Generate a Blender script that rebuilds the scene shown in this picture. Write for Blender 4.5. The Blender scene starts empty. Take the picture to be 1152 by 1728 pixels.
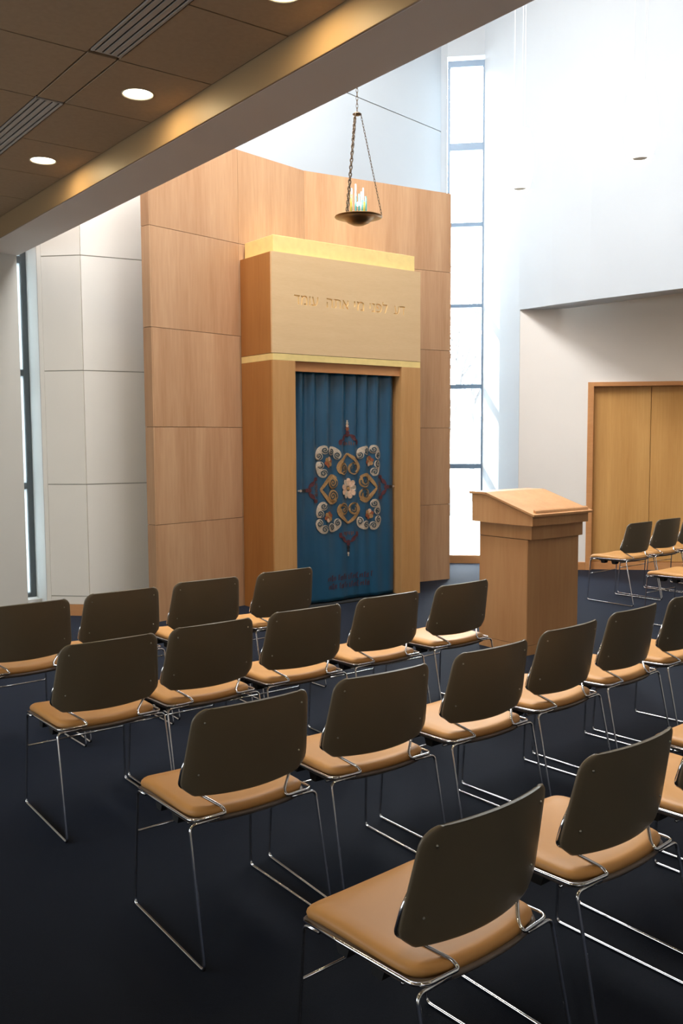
import bpy, bmesh, math, random
from mathutils import Vector, Matrix
random.seed(7)
PI = math.pi
SC = bpy.context.scene

# ---------------------------------------------------------------- camera
cam_d = bpy.data.cameras.new('camera')
cam = bpy.data.objects.new('camera', cam_d)
SC.collection.objects.link(cam)
cam_d.sensor_fit = 'HORIZONTAL'
cam_d.sensor_width = 36.0
cam_d.lens = 36.0 * 1535.0 / 1152.0
cam_d.clip_start = 0.05
cam_d.clip_end = 300
PITCH, ROLL, YAW = 0.0817, -0.0054, 0.6537
fw = Vector((math.sin(YAW) * math.cos(PITCH), math.cos(YAW) * math.cos(PITCH), -math.sin(PITCH)))
rt = Vector((math.cos(YAW), -math.sin(YAW), 0))
up = rt.cross(fw)
r2 = rt * math.cos(ROLL) + up * math.sin(ROLL)
u2 = -rt * math.sin(ROLL) + up * math.cos(ROLL)
cam.matrix_world = Matrix(((r2.x, u2.x, -fw.x, 0), (r2.y, u2.y, -fw.y, 0), (r2.z, u2.z, -fw.z, 1.6), (0, 0, 0, 1)))
SC.camera = cam

# ---------------------------------------------------------------- world, exposure, daylight
w = bpy.data.worlds.new('daylight'); SC.world = w; w.use_nodes = True
bg = w.node_tree.nodes['Background']
bg.inputs[0].default_value = (0.93, 0.97, 1.0, 1)
bg.inputs[1].default_value = 30.0
vs = SC.view_settings
vs.view_transform = 'Standard'; vs.look = 'None'; vs.gamma = 1.0; vs.use_curve_mapping = False
vs.exposure = 0.0
SC.cycles.use_denoising = True
SC.cycles.max_bounces = 10
SC.cycles.diffuse_bounces = 6
SC.cycles.sample_clamp_indirect = 8.0
SC.cycles.caustics_reflective = False
SC.cycles.caustics_refractive = False

def area(name, loc, direction, sx, sy, power, col=(1, 1, 1), portal=False, shape='RECTANGLE', spread=None):
    d = bpy.data.lights.new(name, 'AREA'); d.shape = shape; d.size = sx
    if shape in ('RECTANGLE', 'ELLIPSE'): d.size_y = sy
    d.energy = power; d.color = col
    if spread is not None: d.spread = spread
    if portal: d.cycles.is_portal = True
    o = bpy.data.objects.new(name, d); SC.collection.objects.link(o)
    o.location = loc
    o.rotation_euler = Vector(direction).to_track_quat('-Z', 'Y').to_euler()
    return o

# daylight through the glazed roof lantern above the tall room (the diffusing panel of that lantern)
area('skylight_panel', (4.2, 5.5, 7.38), (0, 0, -1), 2.2, 4.6, 650, (0.97, 0.985, 1.0))
# daylight from the side window of the low room, left of the picture
area('side_window', (-3.9, 4.8, 1.5), (1, 0, -0.05), 4.2, 1.6, 120, (0.86, 0.94, 1.0))
# added fill light behind the viewer for faces turned that way; no window there
area('rear_fill', (-1.9, -3.9, 1.9), (0.25, 1, 0), 3.6, 1.8, 48, (0.93, 0.97, 1.0))
# low winter sun outside the tall corner window
sd = bpy.data.lights.new('sun', 'SUN'); sd.energy = 16; sd.angle = math.radians(0.6); sd.color = (1.0, 0.96, 0.88)
so = bpy.data.objects.new('sun', sd); SC.collection.objects.link(so)
so.rotation_euler = Vector((0.28, -0.75, -0.55)).to_track_quat('-Z', 'Y').to_euler()

# ================================================================ helpers
COL = SC.collection
def srgb(r, g, b):
    f = lambda c: (c / 255 / 12.92) if c / 255 <= 0.04045 else ((c / 255 + 0.055) / 1.055) ** 2.4
    return (f(r), f(g), f(b), 1)

def mat(name, col, rough=0.5, metal=0.0, spec=0.5, emis=None, estr=0, noise=None, bump=None):
    m = bpy.data.materials.new(name); m.use_nodes = True
    nt = m.node_tree; p = nt.nodes['Principled BSDF']
    p.inputs['Base Color'].default_value = col if len(col) == 4 else (*col, 1)
    p.inputs['Roughness'].default_value = rough
    p.inputs['Metallic'].default_value = metal
    p.inputs['Specular IOR Level'].default_value = spec
    if emis:
        p.inputs['Emission Color'].default_value = (*emis[:3], 1); p.inputs['Emission Strength'].default_value = estr
    tc = nt.nodes.new('ShaderNodeTexCoord')
    if noise:
        sc, amt = noise
        n = nt.nodes.new('ShaderNodeTexNoise'); n.inputs['Scale'].default_value = sc; n.inputs['Detail'].default_value = 5
        nt.links.new(tc.outputs['Object'], n.inputs['Vector'])
        hsv = nt.nodes.new('ShaderNodeHueSaturation'); hsv.inputs['Color'].default_value = p.inputs['Base Color'].default_value
        mr = nt.nodes.new('ShaderNodeMapRange'); mr.inputs[1].default_value = 0.25; mr.inputs[2].default_value = 0.75
        mr.inputs[3].default_value = 1 - amt; mr.inputs[4].default_value = 1 + amt
        nt.links.new(n.outputs['Fac'], mr.inputs[0]); nt.links.new(mr.outputs[0], hsv.inputs['Value'])
        nt.links.new(hsv.outputs[0], p.inputs['Base Color'])
    if bump:
        sc, st, dist = bump
        n = nt.nodes.new('ShaderNodeTexNoise'); n.inputs['Scale'].default_value = sc; n.inputs['Detail'].default_value = 3
        nt.links.new(tc.outputs['Object'], n.inputs['Vector'])
        b = nt.nodes.new('ShaderNodeBump'); b.inputs['Strength'].default_value = st; b.inputs['Distance'].default_value = dist
        nt.links.new(n.outputs['Fac'], b.inputs['Height']); nt.links.new(b.outputs[0], p.inputs['Normal'])
    return m

def wood(name, dark, light, stretch=(5, 5, 0.35), rough=0.42, band=1.0, spec=0.35):
    """veneer: fine grain along the stretched axis, broad leaf-to-leaf bands, small flecks"""
    m = bpy.data.materials.new(name); m.use_nodes = True
    nt = m.node_tree; p = nt.nodes['Principled BSDF']
    p.inputs['Roughness'].default_value = rough; p.inputs['Specular IOR Level'].default_value = spec
    tc = nt.nodes.new('ShaderNodeTexCoord'); oi = nt.nodes.new('ShaderNodeObjectInfo')
    add = nt.nodes.new('ShaderNodeVectorMath'); add.operation = 'ADD'
    mul = nt.nodes.new('ShaderNodeMath'); mul.operation = 'MULTIPLY'; mul.inputs[1].default_value = 13.0
    nt.links.new(oi.outputs['Random'], mul.inputs[0])
    nt.links.new(tc.outputs['Object'], add.inputs[0]); nt.links.new(mul.outputs[0], add.inputs[1])
    mp = nt.nodes.new('ShaderNodeMapping'); mp.inputs['Scale'].default_value = stretch
    nt.links.new(add.outputs[0], mp.inputs['Vector'])
    n1 = nt.nodes.new('ShaderNodeTexNoise'); n1.inputs['Scale'].default_value = 1.0; n1.inputs['Detail'].default_value = 1.5
    n2 = nt.nodes.new('ShaderNodeTexNoise'); n2.inputs['Scale'].default_value = 9.0; n2.inputs['Detail'].default_value = 6; n2.inputs['Distortion'].default_value = 0.3
    nt.links.new(mp.outputs[0], n1.inputs['Vector']); nt.links.new(mp.outputs[0], n2.inputs['Vector'])
    a = nt.nodes.new('ShaderNodeMath'); a.operation = 'MULTIPLY_ADD'; a.inputs[1].default_value = 0.75 * band; 
    b = nt.nodes.new('ShaderNodeMath'); b.operation = 'MULTIPLY_ADD'; b.inputs[1].default_value = 0.5; b.inputs[2].default_value = -0.12 - 0.37 * (band - 1) 
    nt.links.new(n2.outputs['Fac'], b.inputs[0]); nt.links.new(n1.outputs['Fac'], a.inputs[0]); nt.links.new(b.outputs[0], a.inputs[2])
    cr = nt.nodes.new('ShaderNodeValToRGB'); cr.color_ramp.elements[0].color = dark; cr.color_ramp.elements[1].color = light
    cr.color_ramp.elements[0].position = 0.2; cr.color_ramp.elements[1].position = 0.8
    nt.links.new(a.outputs[0], cr.inputs[0]); nt.links.new(cr.outputs[0], p.inputs['Base Color'])
    return m

M = {}
M['carpet'] = mat('navy_carpet', (0.0034, 0.004, 0.0056, 1), 0.8, spec=0.09, noise=(260, 0.5), bump=(420, 0.4, 0.003))
pc_ = M['carpet'].node_tree.nodes['Principled BSDF']
pc_.inputs['Sheen Weight'].default_value = 0.20; pc_.inputs['Sheen Roughness'].default_value = 0.35; pc_.inputs['Sheen Tint'].default_value = (0.45, 0.60, 1.0, 1)
M['white'] = mat('white_paint', (0.82, 0.81, 0.79, 1), 0.7, spec=0.25, noise=(1.5, 0.02))
M['cream'] = mat('cream_panel_paint', (0.87, 0.83, 0.76, 1), 0.6, spec=0.3, noise=(2.0, 0.02))
M['beige'] = mat('warm_white_paint', (0.86, 0.81, 0.75, 1), 0.7, spec=0.25, noise=(1.5, 0.02))
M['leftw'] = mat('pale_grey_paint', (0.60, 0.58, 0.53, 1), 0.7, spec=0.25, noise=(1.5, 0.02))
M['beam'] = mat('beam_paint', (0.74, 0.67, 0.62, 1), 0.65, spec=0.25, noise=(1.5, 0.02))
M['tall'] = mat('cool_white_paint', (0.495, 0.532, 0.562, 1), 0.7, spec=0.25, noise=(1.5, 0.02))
M['fascia'] = mat('fascia_paint', (0.32, 0.215, 0.115, 1), 0.5, spec=0.3, noise=(1.5, 0.02))
M['tile'] = mat('ceiling_tile', (0.44, 0.325, 0.215, 1), 0.9, spec=0.1, noise=(40, 0.05), bump=(300, 0.15, 0.002))
M['tile_gap'] = mat('tile_gap', (0.22, 0.17, 0.13, 1), 0.9)
M['black'] = mat('black_void', (0.004, 0.004, 0.004, 1), 0.9)
M['slat'] = mat('diffuser_grey', (0.42, 0.37, 0.32, 1), 0.5)
M['maple'] = wood('maple_veneer', srgb(168, 124, 88), srgb(200, 161, 124))
M['maple_ark'] = wood('maple_ark_posts', srgb(180, 130, 76), srgb(203, 156, 103))
M['maple_h'] = wood('maple_across', srgb(208, 174, 130), srgb(219, 187, 143), stretch=(1.6, 5, 14), band=0.6)
M['maple_side_shaded'] = wood('maple_ark_side_shaded', srgb(152, 94, 43), srgb(174, 118, 62))  # shade on the ark sides put into a darker copy of the maple
M['podium'] = wood('maple_podium', srgb(184, 130, 84), srgb(204, 156, 108))
M['door'] = wood('maple_door', srgb(186, 134, 72), srgb(212, 164, 100), stretch=(6, 6, 0.3))
M['trimwood'] = wood('maple_trim', srgb(188, 128, 78), srgb(212, 154, 102), stretch=(0.8, 0.8, 4))
M['groove'] = mat('lit_groove', srgb(232, 198, 140), 0.45)  # light caught in the carved letters, put into a paler wood colour
M['gap'] = mat('joint_shadow', (0.10, 0.055, 0.03, 1), 0.8)
M['gapc'] = mat('joint_cream', (0.45, 0.42, 0.37, 1), 0.8)
M['gold'] = mat('gold_leaf', (0.93, 0.71, 0.29, 1), 0.42, metal=0.3, noise=(14, 0.06))
M['frame'] = mat('window_frame_grey', (0.10, 0.115, 0.125, 1), 0.4)
M['frame_blue'] = mat('window_frame_pale', (0.20, 0.29, 0.40, 1), 0.35)
M['plastic'] = mat('olive_plastic', (0.132, 0.106, 0.070, 1), 0.38, spec=0.5, bump=(500, 0.08, 0.001))
M['pan'] = mat('brown_seat_shell', (0.13, 0.10, 0.085, 1), 0.4)
M['seat'] = mat('tan_vinyl', (0.53, 0.265, 0.085, 1), 0.5, spec=0.4, noise=(6, 0.04), bump=(900, 0.08, 0.0008))
M['chrome'] = mat('chrome_rod', (0.72, 0.71, 0.72, 1), 0.13, metal=1.0)
M['rubber'] = mat('black_rubber', (0.006, 0.006, 0.007, 1), 0.7)
M['rivet'] = mat('steel_rivet', (0.5, 0.48, 0.42, 1), 0.3, metal=1.0)
M['bronze'] = mat('bronze', (0.30, 0.17, 0.07, 1), 0.3, metal=0.9, noise=(8, 0.3))
M['bronze_dark'] = mat('dark_bronze_chain', (0.13, 0.09, 0.055, 1), 0.4, metal=0.7)
M['bulb'] = mat('lamp_flame', (1, 0.9, 0.8, 1), 0.5, emis=(1, 0.88, 0.72), estr=14)
M['downlight'] = mat('downlight_lens', (1, 1, 1, 1), 0.5, emis=(1, 0.90, 0.66), estr=7)
M['ring'] = mat('downlight_trim', (0.62, 0.55, 0.42, 1), 0.5)
M['opal'] = mat('opal_glass', (0.95, 0.95, 0.93, 1), 0.35, emis=(1, 0.99, 0.95), estr=1.3)
M['wire'] = mat('pendant_wire', (0.72, 0.74, 0.76, 1), 0.4)
M['slit'] = mat('pendant_slot', (0.85, 0.83, 0.76, 1), 0.6)
M['velvet'] = mat('blue_satin', (0.008, 0.072, 0.142, 1), 0.36, spec=0.8, noise=(3, 0.12))
M['c_cream'] = mat('cream_applique', (0.50, 0.40, 0.30, 1), 0.6, noise=(60, 0.25))
M['c_gold'] = mat('ochre_applique', (0.36, 0.20, 0.075, 1), 0.6, noise=(60, 0.25))
M['c_rust'] = mat('rust_applique', (0.26, 0.07, 0.025, 1), 0.6, noise=(60, 0.25))
M['c_red'] = mat('maroon_applique', (0.09, 0.018, 0.022, 1), 0.6, noise=(60, 0.2))
M['c_pink'] = mat('pink_applique', (0.62, 0.40, 0.27, 1), 0.55, noise=(60, 0.25))
M['c_line'] = mat('stitched_line', (0.022, 0.05, 0.065, 1), 0.7)
M['c_dark'] = mat('black_bead', (0.02, 0.02, 0.025, 1), 0.4)
M['snow'] = mat('pale_ground', (0.72, 0.74, 0.76, 1), 0.9, noise=(0.8, 0.1))
M['bark'] = mat('pale_bark', (0.045, 0.045, 0.048, 1), 0.9, noise=(5, 0.2))
M['brick'] = mat('far_wall', (0.50, 0.53, 0.60, 1), 0.9, noise=(2, 0.1))
def glass_mat(name, tint, rough=0.0):
    m = bpy.data.materials.new(name); m.use_nodes = True; nt = m.node_tree
    nt.nodes.remove(nt.nodes['Principled BSDF']); out = nt.nodes['Material Output']
    t = nt.nodes.new('ShaderNodeBsdfTransparent'); t.inputs[0].default_value = tint
    g = nt.nodes.new('ShaderNodeBsdfGlossy'); g.inputs['Roughness'].default_value = 0.03
    mx = nt.nodes.new('ShaderNodeMixShader')
    mx.inputs[0].default_value = 0.05
    nt.links.new(t.outputs[0], mx.inputs[1]); nt.links.new(g.outputs[0], mx.inputs[2])
    nt.links.new(mx.outputs[0], out.inputs['Surface'])
    return m
M['glass'] = glass_mat('clear_glass', (0.95, 0.98, 0.98, 1))
M['glass_frost'] = mat('frosted_glass', (0.72, 0.86, 0.88, 1), 0.4)
p_ = M['glass_frost'].node_tree.nodes['Principled BSDF']; p_.inputs['Transmission Weight'].default_value = 0.0
def frost():
    m = M['glass_frost']; nt = m.node_tree; out = nt.nodes['Material Output']
    tr = nt.nodes.new('ShaderNodeBsdfTranslucent'); tr.inputs[0].default_value = (0.235, 0.255, 0.262, 1)
    nt.links.new(tr.outputs[0], out.inputs['Surface'])
frost()
def tint_glass(name, col):
    m = mat(name, col, 0.15); p = m.node_tree.nodes['Principled BSDF']
    p.inputs['Transmission Weight'].default_value = 0.5
    return m
M['g_teal'] = tint_glass('teal_glass', (0.25, 0.72, 0.66, 1))
M['g_yellow'] = tint_glass('yellow_glass', (0.92, 0.75, 0.12, 1))
M['g_white'] = tint_glass('pearl_glass', (0.90, 0.92, 0.88, 1))

def link(name, me, m=None, parent=None):
    o = bpy.data.objects.new(name, me); COL.objects.link(o)
    if m is not None:
        me.materials.clear(); me.materials.append(m if not isinstance(m, str) else M[m])
    if parent is not None: o.parent = parent
    return o
def bmobj(name, bm, m, parent=None, smooth=False):
    bmesh.ops.recalc_face_normals(bm, faces=bm.faces)
    me = bpy.data.meshes.new(name); bm.to_mesh(me); bm.free()
    if smooth:
        for f in me.polygons: f.use_smooth = True
    return link(name, me, m, parent)
def empty(name, loc=(0, 0, 0), rz=0):
    o = bpy.data.objects.new(name, None); COL.objects.link(o); o.location = loc; o.rotation_euler = (0, 0, rz)
    o.empty_display_size = 0.1
    return o
def tag(o, label, cat, group=None):
    o['label'] = label; o['category'] = cat
    if group: o['group'] = group
    return o
def struct(o): o['kind'] = 'structure'; return o
def add_prism(bm, pts, z0, z1):
    """plan polygon extruded from z0 to z1"""
    lo = [bm.verts.new((x, y, z0)) for x, y in pts]; hi = [bm.verts.new((x, y, z1)) for x, y in pts]
    n = len(pts)
    bm.faces.new(lo[::-1]); bm.faces.new(hi)
    for i in range(n): bm.faces.new((lo[i], lo[(i + 1) % n], hi[(i + 1) % n], hi[i]))
def add_box(bm, x0, x1, y0, y1, z0, z1): add_prism(bm, [(x0, y0), (x1, y0), (x1, y1), (x0, y1)], z0, z1)
def bev(bm, w=0.003, seg=1):
    bmesh.ops.bevel(bm, geom=list(bm.edges), offset=w, segments=seg, affect='EDGES', profile=0.5)
def box(name, b, m, parent=None, bevel=0.0, seg=1):
    bm = bmesh.new(); add_box(bm, *b)
    if bevel: bev(bm, bevel, seg)
    return bmobj(name, bm, m, parent)
def prism(name, pts, z0, z1, m, parent=None, bevel=0.0):
    bm = bmesh.new(); add_prism(bm, pts, z0, z1)
    if bevel: bev(bm, bevel)
    return bmobj(name, bm, m, parent)
def slab(name, p, q, back, z0, z1, m, parent=None, bevel=0.0, front=0.0):
    """upright board with its front face on the plan line p-q; thickness on the left side of p->q"""
    p = Vector(p); q = Vector(q); d = (q - p).normalized(); n = Vector((-d.y, d.x))
    return prism(name, [tuple(p + n * front), tuple(q + n * front), tuple(q + n * back), tuple(p + n * back)], z0, z1, m, parent, bevel)
def lerp2(p, q, t): return (p[0] + (q[0] - p[0]) * t, p[1] + (q[1] - p[1]) * t)
def fillet(pts, r, n=4):
    P = [Vector(p) for p in pts]; out = [P[0]]
    for i in range(1, len(P) - 1):
        a, b, c = P[i - 1], P[i], P[i + 1]
        ra = min(r, (b - a).length * 0.48, (c - b).length * 0.48)
        s = b + (a - b).normalized() * ra; e = b + (c - b).normalized() * ra
        for k in range(n + 1):
            t = k / n; out.append(s * (1 - t) ** 2 + b * 2 * t * (1 - t) + e * t * t)
    out.append(P[-1]); return out
def add_tube(bm, pts, r, n=8, cap=True, rs=None):
    P = [Vector(p) for p in pts]; rings = []; prev = None
    for i, p in enumerate(P):
        t = (P[min(i + 1, len(P) - 1)] - P[max(i - 1, 0)]).normalized()
        if prev is None:
            a = Vector((0, 0, 1)) if abs(t.z) < 0.9 else Vector((1, 0, 0)); u = t.cross(a).normalized()
        else: u = (prev - t * prev.dot(t)).normalized()
        prev = u; v = t.cross(u); rr = rs[i] if rs else r
        rings.append([bm.verts.new(p + (u * math.cos(2 * PI * k / n) + v * math.sin(2 * PI * k / n)) * rr) for k in range(n)])
    for a, b in zip(rings, rings[1:]):
        for k in range(n): bm.faces.new((a[k], a[(k + 1) % n], b[(k + 1) % n], b[k]))
    if cap: bm.faces.new(rings[0][::-1]); bm.faces.new(rings[-1])
def add_lathe(bm, prof, c=(0, 0, 0), n=32, closed=False):
    rings = []
    for r, z in prof:
        if r < 1e-6: rings.append([bm.verts.new((c[0], c[1], c[2] + z))])
        else: rings.append([bm.verts.new((c[0] + r * math.cos(2 * PI * k / n), c[1] + r * math.sin(2 * PI * k / n), c[2] + z)) for k in range(n)])
    seq = list(zip(rings, rings[1:])) + ([(rings[-1], rings[0])] if closed else [])
    for a, b in seq:
        for k in range(n):
            k2 = (k + 1) % n
            if len(a) == 1 and len(b) == 1: continue
            if len(a) == 1: bm.faces.new((a[0], b[k2], b[k]))
            elif len(b) == 1: bm.faces.new((a[k], a[k2], b[0]))
            else: bm.faces.new((a[k], a[k2], b[k2], b[k]))

# ================================================================ room shell
ZC = 3.368        # low ceiling
ZS = 3.212        # beam soffit
ZT = 7.42         # tall room ceiling
XB0, XB1 = 2.375, 2.718
# ---- floor
bm = bmesh.new()
add_prism(bm, [(-4, -4), (12.6, -4), (12.6, 3.33), (8.62, 7.31), (8.4, 7.6), (8.36, 8.01), (8.0, 8.40), (4.2, 7.9), (3.2, 8.5), (2.9, 8.6), (-4, 8.6)], -0.10, 0)
struct(bmobj('floor', bm, 'carpet'))
# ---- left wall beside the slot window, side and back walls behind the camera
struct(box('wall_left', (-4, 2.70, 8.2, 8.30, 0, ZC + 0.05), 'leftw'))
struct(box('wall_far_left', (-4.15, -4.0, -4, 8.3, 0, ZC + 0.05), 'leftw'))
struct(box('wall_rear', (-4, 12.6, -4.15, -4.0, 0, 3.4), 'leftw'))
bm = bmesh.new(); add_box(bm, -4, 3.3, -4.15, -4.0, 3.4, ZT); add_box(bm, 7.9, 12.6, -4.15, -4.0, 3.4, ZT)
add_box(bm, 3.3, 7.9, -4.15, -4.0, 3.4, ZT)
struct(bmobj('wall_rear_upper', bm, 'white'))
struct(box('wall_far_right', (12.6, 12.75, -4, 3.3, 0, ZC + 0.05), 'beige'))
# ---- beam and the wall that rises above it
struct(box('wall_beam', (XB0 + 0.004, XB1, -4, 8.5, ZS, ZT), 'beam', bevel=0.004))
struct(box('trim_fascia', (XB0 - 0.006, XB0 + 0.004, -4, 8.2, ZS, ZC + 0.012), 'fascia', bevel=0.002))
# ---- tall ceiling (roof with the lantern opening)
bm = bmesh.new()
add_box(bm, XB0, 9.8, -4.1, 3.2, ZT, ZT + 0.15); add_box(bm, XB0, 9.8, 7.8, 9.0, ZT, ZT + 0.15)
add_box(bm, XB0, 3.1, 3.2, 7.8, ZT, ZT + 0.15); add_box(bm, 5.3, 9.8, 3.2, 7.8, ZT, ZT + 0.15)
add_box(bm, 3.0, 5.4, 3.1, 7.9, ZT + 0.15, ZT + 0.2)
struct(bmobj('ceiling_tall', bm, 'white'))
# ---- low ceiling on the left: dark backing with tiles as separate pieces
cl = struct(box('ceiling_low', (-4, XB0, -4, 8.2, ZC + 0.012, ZC + 0.10), 'tile_gap'))
ys = [ZZ for ZZ in (3.452 + 0.6875 * k for k in range(-11, 8))]
ys = [y for y in ys if -4 < y < 8.2]
yed = [-3.995] + ys + [8.195]
cols = [(1.866, XB0 - 0.006), (1.716 - 0.69, 1.716), (1.716 - 1.38, 1.716 - 0.69), (1.716 - 2.76, 1.716 - 1.38), (-3.99, 1.716 - 2.76)]
g = 0.005
LIGHTS = [(2.125, 3.14), (2.125, 4.48), (2.125, 5.88)]
tile_cache = {}
def tile(x0, x1, y0, y1):
    hole = None
    for lx, ly in LIGHTS:
        if x0 < lx < x1 and y0 < ly < y1: hole = (lx, ly)
    if hole is None: return box('ceiling_tile', (x0 + g, x1 - g, y0 + g, y1 - g, ZC, ZC + 0.014), 'tile', cl)
    bm = bmesh.new(); n = 32; lx, ly = hole; rr = 0.078   # tile with a round cut-out
    ang = [2 * PI * k / n for k in range(n)]
    X0, X1, Y0, Y1 = x0 + g, x1 - g, y0 + g, y1 - g
    inner, outer = [], []
    for a in ang:
        c, s = math.cos(a), math.sin(a)
        inner.append((lx + rr * c, ly + rr * s))
        t = min([(X1 - lx) / c if c > 1e-6 else 9e9, (X0 - lx) / c if c < -1e-6 else 9e9, (Y1 - ly) / s if s > 1e-6 else 9e9, (Y0 - ly) / s if s < -1e-6 else 9e9])
        outer.append([lx + t * c, ly + t * s])
    for cx, cy in ((X0, Y0), (X1, Y0), (X0, Y1), (X1, Y1)):
        k = min(range(n), key=lambda i: (outer[i][0] - cx) ** 2 + (outer[i][1] - cy) ** 2); outer[k] = [cx, cy]
    vi = [bm.verts.new((x, y, ZC)) for x, y in inner]; vo = [bm.verts.new((x, y, ZC)) for x, y in outer]
    wi = [bm.verts.new((x, y, ZC + 0.014)) for x, y in inner]; wo = [bm.verts.new((x, y, ZC + 0.014)) for x, y in outer]
    for k in range(n):
        j = (k + 1) % n
        bm.faces.new((vi[k], vi[j], vo[j], vo[k])); bm.faces.new((vi[j], vi[k], wi[k], wi[j])); bm.faces.new((vo[k], vo[j], wo[j], wo[k])); bm.faces.new((wi[k], wo[k], wo[j], wi[j]))
    return bmobj('ceiling_tile', bm, 'tile', cl)
for cx0, cx1 in cols:
    for y0, y1 in zip(yed, yed[1:]):
        if y1 - y0 < 0.05: continue
        tile(cx0, cx1, y0, y1)
# narrow strip of tiles between the two linear diffusers
DIFF = [(2.765, 4.105), (4.83, 6.19)]
for y0, y1 in ((4.14, 4.815), (0.02, 2.75), (6.21, 8.19), (-3.99, 0.0)):
    box('ceiling_tile', (1.722, 1.860, y0, y1, ZC, ZC + 0.014), 'tile', cl)

# ---- slot window on the left
wl = struct(empty('window_1', (2.78, 8.47, 0.13)))
def wpart(name, b, m, root, bevel=0.0):
    o = box(name, b, m, None, bevel); o.parent = root; o.matrix_parent_inverse = root.matrix_basis.inverted(); return o
for b in ((2.812, 2.862, 8.44, 8.50, 0.13, 6.0), (2.30, 2.345, 8.44, 8.50, 0.13, 6.0)):
    wpart('window_frame', b, 'frame', wl, 0.002)
for z0, z1 in ((0.13, 0.17), (1.142, 1.197), (2.180, 2.235), (3.195, 3.255), (4.2, 4.25), (5.95, 6.0)):
    wpart('glazing_bar', (2.345, 2.812, 8.445, 8.495, z0, z1), 'frame', wl, 0.002)
zz = [0.17, 1.142, 1.197, 2.18, 2.235, 3.195, 3.255, 4.2, 4.25, 5.95]
for k in range(0, 10, 2):
    wpart('pane', (2.345, 2.812, 8.465, 8.472, zz[k], zz[k + 1]), 'glass_frost', wl)
struct(box('wall_left_jamb', (2.862, 3.0, 8.17, 8.62, 0, ZT), 'white'))
struct(box('trim_sill', (2.25, 2.862, 8.302, 8.50, 0.0, 0.13), 'white'))
struct(box('wall_left_return', (2.18, 2.30, 8.302, 8.62, 0, ZT), 'white'))
bm = bmesh.new(); add_box(bm, 2.30, 2.862, 8.52, 8.62, 6.0, ZT); add_box(bm, XB1, 2.862, 8.20, 8.52, 6.0, ZT)
struct(bmobj('wall_left_head', bm, 'white'))

# ---- cream panelled wall: two faces, panels as pieces
PA, PB_, PC = (2.868, 8.158), (3.151, 7.873), (4.30, 7.665)
wc = struct(bmobj('wall_panelled', (lambda bm: (add_prism(bm, [PA, PB_, PC, (4.30, 7.80), (3.2, 8.05), (3.0, 8.3)], 0, ZT), bm)[1])(bmesh.new()), 'gapc'))
rows = [0.10, 0.177, 1.193, 2.206, 3.211, 4.22, 5.23, 6.24, ZT]
for k in range(len(rows) - 1):
    z0, z1 = rows[k] + 0.0045, rows[k + 1] - 0.0045
    # the left face keeps a plain margin at its edge, as a picture-frame border
    slab('panel', lerp2(PA, PB_, 0.10), PB_, -0.012, z0, z1, 'cream', wc, front=-0.0)
    slab('panel', PB_, PC, -0.012, z0, z1, 'cream', wc)
slab('edge_strip', PA, lerp2(PA, PB_, 0.095), -0.014, 0.10, ZT, 'cream', wc)
struct(slab('baseboard_left', PA, PB_, -0.022, 0, 0.10, 'trimwood'))
struct(slab('baseboard_corner', PB_, PC, -0.022, 0, 0.10, 'trimwood'))

# ---- wood-veneered screen behind the ark
WA, WV, WB = (3.506, 7.212), (5.366, 7.595), (7.153, 7.351)
ws = struct(empty('wall_ark_screen', (5.366, 7.66, 0)))
TH = 0.11
def child(o, root):
    o.parent = root; o.matrix_parent_inverse = root.matrix_basis.inverted(); return o
child(slab('core', WA, WV, TH, 0, 4.235, 'gap', front=0.014), ws); child(slab('core', WV, WB, TH, 0, 4.235, 'gap', front=0.014), ws)
tA = (4.494 - WA[0]) / (WV[0] - WA[0])
segs = [(WA, lerp2(WA, WV, tA)), (lerp2(WA, WV, tA), WV), (WV, WB)]
for (p, q) in segs:
    P_, Q_ = Vector(p), Vector(q); d = (Q_ - P_).normalized()
    for k in range(5):
        child(slab('panel', tuple(P_ + d * 0.0015), tuple(Q_ - d * 0.0015), 0.016, 0.85 * k + (0.002 if k else 0.0), 0.85 * (k + 1) - 0.002, 'maple', None), ws)
dA = (Vector(WV) - Vector(WA)).normalized(); nA = Vector((-dA.y, dA.x))
e0 = Vector(WA) - dA * 0.014
for k in range(5):   # veneered end of the screen
    child(prism('end_panel', [tuple(e0), WA, tuple(Vector(WA) + nA * TH), tuple(e0 + nA * TH)], 0.85 * k + (0.002 if k else 0), 0.85 * (k + 1) - 0.002, 'maple'), ws)
dB = (Vector(WB) - Vector(WV)).normalized(); nB = Vector((-dB.y, dB.x)); e1 = Vector(WB) + dB * 0.012
for k in range(5):
    child(prism('end_panel', [WB, tuple(e1), tuple(e1 + nB * TH), tuple(Vector(WB) + nB * TH)], 0.85 * k + (0.002 if k else 0), 0.85 * (k + 1) - 0.002, 'maple'), ws)

# ---- white wall behind the screen, in two boards with a fine reveal between them
BK0, BK1 = (4.25, 7.675), (7.97, 8.355)
wb = struct(slab('wall_back', BK0, BK1, 0.16, 0, ZT, 'gapc', front=0.012))
slab('wall_board', BK0, BK1, 0.013, 0, 5.318, 'tall', wb); slab('wall_board', BK0, BK1, 0.013, 5.330, ZT, 'tall', wb)

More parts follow.
